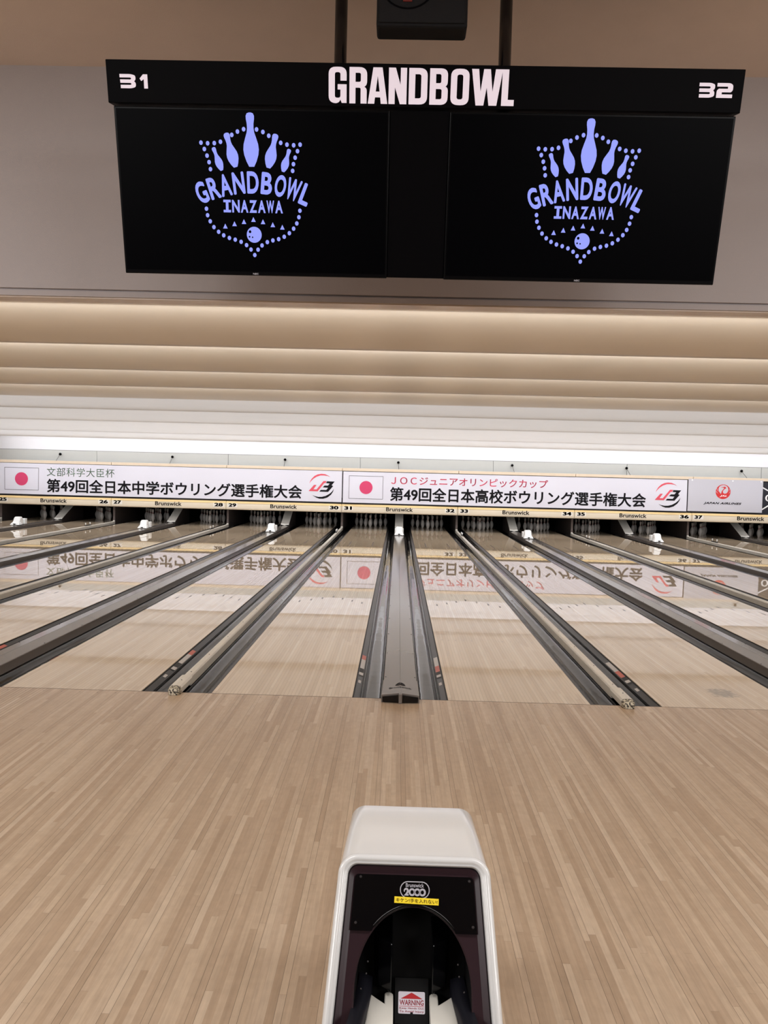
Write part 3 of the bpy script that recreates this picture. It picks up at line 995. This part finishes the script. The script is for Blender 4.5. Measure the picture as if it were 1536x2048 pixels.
adv = {'G': (180, 292), 'R': (307, 415), 'A': (420, 540), 'N': (547, 657), 'D': (670, 783), 'B': (797, 908), 'O': (925, 1037), 'W': (1050, 1238), 'L': (1236, 1313)}
U = lambda x: -0.406 + (x - 180) / (1313 - 180) * 0.812
shs = []
for ch, (x0, x1) in adv.items():
    wd, pl = LET[ch]
    polys = [[(U(x0) + p.x / wd * (U(x1) - U(x0)), 0.735 + p.y / 225 * 0.143) for p in rounded(q)] for q in pl]
    shs.append(shape(polys))
off = lambda u, v: bp(0.0145)(u, v) - so
flat('sign_lettering', shs, M_VINYL, hd, off)
N3 = [(0, 1), (.80, 1, .2), (1, .88, .1), (1, .60, .1), (.90, .5), (1, .40, .1), (1, .12, .1), (.80, 0, .2), (0.04, 0), (.04, .24), (.66, .24), (.72, .28), (.72, .34), (.66, .38), (.03, .38), (.02, .62), (.66, .62), (.72, .66), (.72, .72), (.66, .76), (0.0, .76)]
N1 = [(0, .70), (.45, 1), (1, 1), (1, 0), (.52, 0), (.52, .66), (.2, .52)]
N2 = [(0, 1), (.85, 1, .15), (1, .85, .1), (1, .5, .1), (.88, .38), (.33, .38), (.33, .24), (1, .24), (1, 0), (0, 0), (0, .5, .1), (.12, .62), (.68, .62), (.68, .76), (0, .76)]
def glyph(poly, x0, x1, z0, z1):
    return shape([[(x0 + p[0] * (x1 - x0), z0 + p[1] * (z1 - z0)) for p in rounded(poly, 4)]])
flat('lane_number', [glyph(N3, -1.326, -1.256, 0.780, 0.836), glyph(N1, -1.238, -1.203, 0.780, 0.836)], M_VINYL, hd, off)
flat('lane_number', [glyph(N3, 1.204, 1.272, 0.781, 0.839), glyph(N2, 1.281, 1.350, 0.781, 0.839)], M_VINYL, hd, off)

def logo_shapes(cu, cv):
    OUT = {'logo_border': [], 'logo_pin': [], 'logo_word': [], 'logo_arrow': [], 'logo_ball': []}
    S = OUT['logo_border']
    mm = lambda pts: [(cu + x / 1000.0, cv + y / 1000.0) for x, y in pts]
    dots = [(-221, 212), (-191, 210), (-161, 211), (-133, 217), (-81, 246), (-55, 260), (-27, 270), (31, 270), (59, 260), (85, 245), (138, 217), (166, 210), (196, 208), (225, 211), (-207, 186), (-196, 159), (-188, 132), (-183, 103), (213, 184), (202, 157), (194, 130), (190, 102), (-209, -65), (-205, -93), (-194, -119), (-178, -144), (-157, -164), (-134, -179), (-108, -190), (-81, -197), (-54, -206), (-29, -220), (-9, -239), (8, -263), (24, -239), (43, -220), (68, -205), (94, -197), (121, -191), (147, -180), (171, -164), (191, -144), (206, -121), (216, -94), (221, -66)]
    for x, y in dots:
        S.append(shape([mm(circle(x, y, 8.2, 9.5, 14))]))
    S = OUT['logo_pin']
    # five crown pins: base point, height, width, lean
    half = [(0.15, 0.0), (0.30, 0.10), (0.42, 0.22), (0.46, 0.32), (0.43, 0.42), (0.32, 0.54), (0.22, 0.64), (0.19, 0.72), (0.20, 0.80), (0.24, 0.88), (0.245, 0.94), (0.18, 0.985), (0.06, 1.0)]
    def pin(bx, by, tx, ty, wid):
        ax = Vector((tx - bx, ty - by))
        L = ax.length
        d = ax.normalized()
        n = Vector((d.y, -d.x))
        pts = [Vector((bx, by)) + d * (z * L) + n * (q * wid) for q, z in half]
        pts += [Vector((bx, by)) + d * (z * L) - n * (q * wid) for q, z in reversed(half)]
        S.append(shape([mm([(p.x, p.y) for p in pts])]))
    pin(5, 116, 2, 338, 76)
    pin(-68, 113, -107, 254, 56)
    pin(80, 112, 117, 253, 56)
    pin(-131, 98, -167, 194, 38)
    pin(146, 97, 177, 192, 38)
    S = OUT['logo_word']
    R = 624.0
    for ch, x in zip('GRANDBOWL', (-229, -171, -117, -56, 8, 70, 132, 191, 250)):
        a = (x - 9) / R * 1.02
        wd = {'W': 64, 'L': 44, 'N': 54, 'D': 53, 'G': 50, 'R': 49}.get(ch, 51)
        vs, fs = fit(bold(ch, 0.032), -wd / 2, wd / 2, -47, 47)
        cx, cy = 9 + R * math.sin(a), 50 - R + R * math.cos(a)
        ca, sa = math.cos(-a), math.sin(-a)
        S.append(([Vector((cu + (cx + v.x * ca - v.y * sa) / 1000, cv + (cy + v.x * sa + v.y * ca) / 1000, 0)) for v in vs], fs))
    I = [(0, 0), (0, .2), (.32, .2), (.32, .8), (0, .8), (0, 1), (1, 1), (1, .8), (.68, .8), (.68, .2), (1, .2), (1, 0)]
    for i, ch in enumerate('INAZAWA'):
        x0 = -130 + i * 39.6
        if ch == 'I':
            S.append(shape([mm([(x0 + p[0] * 34, -79 + p[1] * 54) for p in I])]))
        else:
            vs, fs = fit(text(ch, 0.035), x0, x0 + 35, -79, -25)
            S.append(([Vector((cu + v.x / 1000, cv + v.y / 1000, 0)) for v in vs], fs))
    S = OUT['logo_arrow']
    for x, y in ((-125, -139), (-82, -128), (-38, -118), (6, -108), (50, -117), (95, -129), (139, -139)):
        S.append(shape([mm([(x - 10.5, y - 10), (x + 10.5, y - 10), (x, y + 11)])]))
    S = OUT['logo_ball']
    S.append(shape([mm(circle(8, -174, 34.5, 35, 36)), mm(circle(-11, -161, 6, 6.5, 12)), mm(circle(-14, -183, 4, 4, 10)), mm(circle(0, -185, 3.4, 3.6, 10))]))
    return OUT
for u0, u1, cu, lab in ((-1.366, -0.136, -0.760, 'black flat screen with a lavender crown of pins logo, left of the two, under 31'),
                        (0.130, 1.384, 0.751, 'black flat screen with a lavender crown of pins logo, right of the two, under 32')):
    mo = thing('scoring_monitor', lab, 'monitor', bp(-0.03)((u0 + u1) / 2, 0.0), 'scoring monitors under the sign')
    mloc = Vector(mo.location)
    cab = board_box(u0, u1, 0.0, 0.712, -0.075, 0.004, mloc).build('cabinet', M_BEZEL, mo, 0.004)
    scr = board_box(u0 + 0.010, u1 - 0.010, 0.018, 0.702, 0.004, 0.0055, mloc).build('screen', M_SCREEN, mo)
    mp2 = lambda u, v, mloc=mloc: bp(0.0075)(u, v) - mloc
    for nm, shp in logo_shapes(cu, 0.355).items():
        if nm == 'logo_pin':
            for q in shp:
                flat(nm, [q], M_LOGO, scr, mp2)
        else:
            flat(nm, shp, M_LOGO, scr, mp2)
    mp3 = lambda u, v, mloc=mloc: bp(0.0052)(u, v) - mloc
    nx = -0.750 if cu < 0 else 0.751
    flat('maker_mark', [fit(text('NEC', 0.03), nx - 0.013, nx + 0.013, 0.004, 0.012)], M_SILVER, cab, mp3)

# loudspeaker under the ceiling
spk = thing('loudspeaker', 'black box loudspeaker hung from the brown ceiling above the sign', 'loudspeaker', (-0.005, -2.12, 3.98))
mb = MB().box(-0.2, 0.2, -0.13, -0.012, -0.330, 0.0)
mb.build('cabinet', M_SPK, spk, 0.012)
g = MB().box(-0.188, 0.188, -0.139, -0.128, -0.318, -0.012)
gr = g.build('grille', M_SPK, spk, 0.004)
rows = []
for k in range(41):
    a = 2 * math.pi * k / 40
    rows.append([(-0.065 + (0.125 + dr) * math.cos(a), -0.1395 - dy, -0.135 + (0.125 + dr) * math.sin(a)) for dr, dy in ((-0.004, 0), (0.0, 0.003), (0.004, 0))])
MB().loft(rows, False, True).build('woofer_ring', M_BLACK, spk)
MB().box(-0.085, -0.045, -0.143, -0.138, -0.232, -0.215).build('badge', M_SPKB, gr)
MB().box(-0.03, 0.03, -0.09, -0.03, -0.004, 0.006).build('mount', M_BLACK, spk)

# ------------------------------------------------------------------ ball return hood
HX, HY, HZ = 0.0165, -3.645, 0.62
CS, SN = math.cos(math.radians(60)), math.sin(math.radians(60))
hood = thing('ball_return_hood', 'ivory enamelled ball return hood with a black arched mouth, standing on the approach', 'ball return', (HX, HY, 0.0))
SM = (HZ - 0.0005) / SN
def hp(u, s, n=0.0):
    """face coordinates: u across, s down the sloping face, n out of the face (towards the seats)"""
    return Vector((u, -s * CS - n * SN, HZ - s * SN + n * CS))
def outline(o, rad, n=14, smax=SM, nside=10):
    """open arch: bottom left, up, across, down to bottom right"""
    def hw(s):
        return 0.206 + 0.062 * s - o
    pts = []
    s1 = o + rad
    for k in range(nside):
        s = smax + (s1 - smax) * k / nside
        pts.append((-hw(s), s))
    for k in range(n + 1):
        a = math.pi / 2 * k / n
        pts.append((-hw(s1) + rad - rad * math.cos(a), s1 - rad * math.sin(a)))
    right = [(-u, s) for u, s in reversed(pts)]
    top = [( -hw(s1) + rad + (2 * (hw(s1) - rad)) * k / 6.0, o) for k in range(1, 6)]
    return pts + top + right
NOUT = len(outline(0, 0.05))
# shell from the front rim back
ol = outline(0.0, 0.052)
front = [hp(u, s, 0) for u, s in ol]
YBK = 0.335
rows = [front]
for t, sh, drop in ((0.5, 0.965, 0.0), (0.96, 0.93, 0.0), (0.99, 0.925, 0.004), (1.0, 0.90, 0.016)):
    row = []
    for p in front:
        y = p.y + (YBK - p.y) * t
        z = p.z if p.z < 0.05 else p.z - drop
        row.append(Vector((p.x * sh, y, z)))
    rows.append(row)
mb = MB().loft(rows, False, True)
back = rows[-1]
nb = len(back)
mb.add(back, [tuple(range(nb))])
mb.build('shell', M_HOOD, hood)
# rolled rim
rows = []
for o, n in ((0.0, -0.004), (-0.002, 0.004), (0.002, 0.010), (0.010, 0.013), (0.016, 0.011), (0.0185, 0.007), (0.021, 0.0085), (0.024, 0.006), (0.026, -0.006)):
    rows.append([hp(u, s, n) for u, s in outline(o, max(0.052 - o, 0.028))])
MB().loft(rows, False, True).build('rim', M_HOOD, hood)
# maroon panel with the arched mouth
AC, AW, AH = 0.33, 0.154, 0.201
def arch(grow=0.0, smax=SM):
    pts = []
    n = NOUT
    half = []
    ns = 10
    for k in range(ns):
        s = smax + (AC - smax) * k / ns
        half.append((-(AW + grow), s))
    m = (n - 2 * ns)
    mid = []
    for k in range(m):
        a = math.pi * k / (m - 1)
        mid.append((-(AW + grow) * math.cos(a), AC - (AH + grow) * math.sin(a)))
    return half + mid + [(-u, s) for u, s in reversed(half)]
oin = outline(0.0245, 0.030)
rows = [[hp(u, s, -0.010) for u, s in oin]]
bead = outline(0.030, 0.028)
rows.append([hp(u, s, 0.000) for u, s in bead])
bead2 = outline(0.040, 0.024)
rows.append([hp(u, s, -0.004) for u, s in bead2])
rows.append([hp(u, s, -0.006) for u, s in outline(0.046, 0.022)])
rows.append([hp(u, s, -0.006) for u, s in arch(0.004)])
rows.append([hp(u, s, -0.010) for u, s in arch(0.0)])
MB().loft(rows, False, False).build('maroon_panel', M_MAROON, hood)
# mouth tunnel
rows = [[hp(u, s, -0.010) for u, s in arch(0.0)]]
for dn in (0.10, 0.2):
    rows.append([hp(u * 0.97, s, -0.010) + Vector((0, dn, 0)) for u, s in arch(0.0)])
mb = MB().loft(rows, False, True)
mb.add(rows[-1], [tuple(range(len(rows[-1])))])
mb.build('mouth', M_CAVITY, hood)
# black face plate around the top of the mouth
ar = [(u, s) for u, s in arch(0.006) if s < 0.19]
pl = [(-0.113, 0.189), (-0.171, 0.189), (-0.163, 0.050, 0.012), (0.163, 0.050, 0.012), (0.171, 0.189), (0.113, 0.189)]
poly = [tuple(p) for p in rounded(pl)] + [(u, s) for u, s in reversed(ar)]
vs, fs = shape([[(p[0], -p[1]) for p in poly]])
fp = flat('face_plate', [(vs, fs)], M_GLOSSBLK, hood, lambda u, v: hp(u, -v, -0.001))
sol = fp.modifiers.new('thickness', 'SOLIDIFY')
sol.thickness = 0.004
sol.offset = 0
rows = []
for dr, dn in ((0.0015, -0.004), (0.003, 0.002), (0.006, 0.003), (0.009, 0.001)):
    rows.append([hp(u, s, dn) for u, s in [(q[0] * (1 + dr / AW), AC - (AC - q[1]) * (1 + dr / AH)) for q in arch(0.0) if q[1] < 0.19]])
MB().loft(rows, False, True).build('mouth_edge', M_GLOSSBLK, hood)
for u, s in ((-0.148, 0.057), (0.152, 0.060), (-0.157, 0.170), (0.160, 0.172)):
    mb = MB()
    c = [hp(u + 0.004 * math.cos(a * math.pi / 5), s + 0.004 * math.sin(a * math.pi / 5), 0.0015) for a in range(10)]
    c2 = [hp(u + 0.003 * math.cos(a * math.pi / 5), s + 0.003 * math.sin(a * math.pi / 5), 0.0035) for a in range(10)]
    mb.loft([c, c2], True, True, True)
    mb.build('screw', M_SCREW, fp)
hm = lambda n, tilt=0.0, cu=0.0, cv=0.0: (lambda u, v: hp(cu + (u - cu) * math.cos(tilt) - (v - cv) * math.sin(tilt) * -1.0, -(cv + (v - cv) * math.cos(tilt) - (u - cu) * math.sin(tilt)), n))
B0, BV = 0.002, -0.086
def stadium(hw, hh, n=10):
    pts = []
    for k in range(n + 1):
        a = -math.pi / 2 + math.pi * k / n
        pts.append((B0 + hw - hh + hh * math.cos(a), BV + hh * math.sin(a)))
    for k in range(n + 1):
        a = math.pi / 2 + math.pi * k / n
        pts.append((B0 - hw + hh + hh * math.cos(a), BV + hh * math.sin(a)))
    return pts
bd = flat('badge', [shape([stadium(0.0410, 0.0215), stadium(0.0385, 0.019)])], M_SILVER, hood, hm(0.0030))
flat('badge_lettering', [fit(text('Brunswick', 0.012), B0 - 0.025, B0 + 0.025, BV + 0.0065, BV + 0.0165)], M_SILVER, bd, hm(0.0032))
dg = []
for i in range(3):
    cx = B0 - 0.0075 + i * 0.0142
    dg.append(shape([circle(cx, BV - 0.0055, 0.0095, 0.0098, 24), circle(cx, BV - 0.0055, 0.0045, 0.0050, 18)]))
two = [(-0.0300, -0.0145), (-0.0170, -0.0145), (-0.0170, -0.0105), (-0.0205, -0.0105), (-0.0168, -0.0055), (-0.0165, -0.0010), (-0.0185, 0.0030), (-0.0225, 0.0048), (-0.0270, 0.0040), (-0.0300, 0.0005), (-0.0305, -0.0040), (-0.0275, -0.0060), (-0.0275, -0.0020), (-0.0235, 0.0005), (-0.0215, -0.0020), (-0.0225, -0.0055), (-0.0255, -0.0095)]
dg.append(shape([[(B0 + x, BV + y) for x, y in two]]))
flat('badge_number', dg, M_SILVER, bd, hm(0.0032))
ys = flat('yellow_sticker', [quad(-0.0535, 0.0675, -0.1205, -0.1045)], M_YSTICK, hood, hm(0.0042, 0.025, 0.0, -0.112))
flat('sticker_lettering', [fit(bold('キケン!手を入れない!', 0.006), -0.049, 0.064, -0.1175, -0.1075)], M_OCHRE, ys, hm(0.0048, 0.025, 0.0, -0.112))
# white tracks, black slot, warning sticker
def plate(pts, z0, z1):
    mb = MB()
    n = len(pts)
    mb.loft([[(x - HX, y - HY, z0) for x, y in pts], [(x - HX, y - HY, z1) for x, y in pts]], True, False, True)
    return mb
ZT = 0.25
LT = [(-0.033, -4.2), (-0.033, -3.69), (-0.040, -3.682), (-0.052, -3.682), (-0.057, -3.687), (-0.057, -3.729), (-0.078, -3.710), (-0.095, -3.693), (-0.100, -3.73), (-0.105, -3.79), (-0.113, -3.85), (-0.125, -3.92), (-0.135, -4.2)]
RT = [(2 * HX - x, y) for x, y in LT]
for t in (LT, RT):
    plate(t, ZT - 0.05, ZT).build('ball_track', M_TRACK, hood, 0.005)
plate([(-0.033, -4.2), (0.066, -4.2), (0.066, -3.66), (-0.033, -3.66)], 0.165, 0.175).build('slot_floor', M_CAVITY, hood)
# carriers that hold the tracks up
for x in (-0.07, 0.103):
    plate([(x - 0.02, -4.15), (x + 0.02, -4.15), (x + 0.02, -3.75), (x - 0.02, -3.75)], 0.001, ZT - 0.05).build('track_stand', M_CAVITY, hood)
# warning plate leaning in the slot
def wpl(u, v, n=0.0):
    t = math.radians(42)
    return Vector((0.0175 + u - HX, -3.713 - HY + v * math.cos(t) - n * math.sin(t), 0.242 + v * math.sin(t) + n * math.cos(t)))
mb = MB().loft([[wpl(u, v, -0.004) for u, v in ((-0.046, -0.05), (0.046, -0.05), (0.046, 0.06), (-0.046, 0.06))], [wpl(u, v, 0.0) for u, v in ((-0.046, -0.05), (0.046, -0.05), (0.046, 0.06), (-0.046, 0.06))]], True, False, True)
mb.build('slot_plate', M_CAVITY, hood)
W0, H0 = 0.0365, 0.0265
st = rounded([(-W0, -H0, .004), (-0.004, -H0), (-0.003, -H0 + 0.004), (0.003, -H0 + 0.004), (0.004, -H0), (W0, -H0, .004), (W0, H0, .004), (-W0, H0, .004)], 4)
ws = flat('warning_sticker', [shape([st])], M_STICKW, hood, lambda u, v: wpl(u, v, 0.001))
flat('sticker_triangle', [shape([[(-0.030, 0.009), (0.030, 0.009), (0, 0.024)]]), quad(-0.034, 0.034, -0.0095, -0.0085)], M_STICKR, ws, lambda u, v: wpl(u, v, 0.0016))
flat('sticker_lettering', [fit(text('WARNING', 0.018), -0.033, 0.033, -0.0065, 0.0065), fit(text('Keep Hands Out', 0.012, 1.05), -0.033, 0.033, -0.0165, -0.0115), fit(text('To Avoid Injury', 0.012, 1.05), -0.033, 0.033, -0.0245, -0.0185)], M_STICKM, ws, lambda u, v: wpl(u, v, 0.0016))
# black deflector fins and navy side guards in the mouth
for s in (-1, 1):
    fx = [(s * 0.055, -0.06), (s * 0.094, -0.035), (s * 0.106, 0.02), (s * 0.106, 0.10), (s * 0.055, 0.10)]
    mb = MB().loft([[(x, y, 0.258 + (0.01 if abs(x) > 0.09 else 0)) for x, y in fx], [(x, y, 0.40) for x, y in fx]], True, False, True)
    mb.build('deflector', M_GLOSSBLK, hood, 0.004)
    gl = [(0.108, -0.02), (0.114, -0.09), (0.122, -0.15), (0.131, -0.21), (0.143, -0.30)]
    rows = [[(s * x, y, z) for x, y in gl] for z in (0.16, 0.28)]
    rows2 = [[(s * (x + 0.035), y - 0.01, z) for x, y in gl] for z in (0.30, 0.16)]
    MB().loft(rows + rows2, False, True).build('side_guard', M_NAVYRUB, hood)
    for (u, sdn) in ((0.133, 0.262), (0.136, 0.29), (0.149, 0.325)):
        mb = MB()
        p = hp(s * (u - 0.012), sdn, -0.03)
        mb.ball(p, 0.0026, 8)
        mb.build('rivet', M_SCREW, hood)
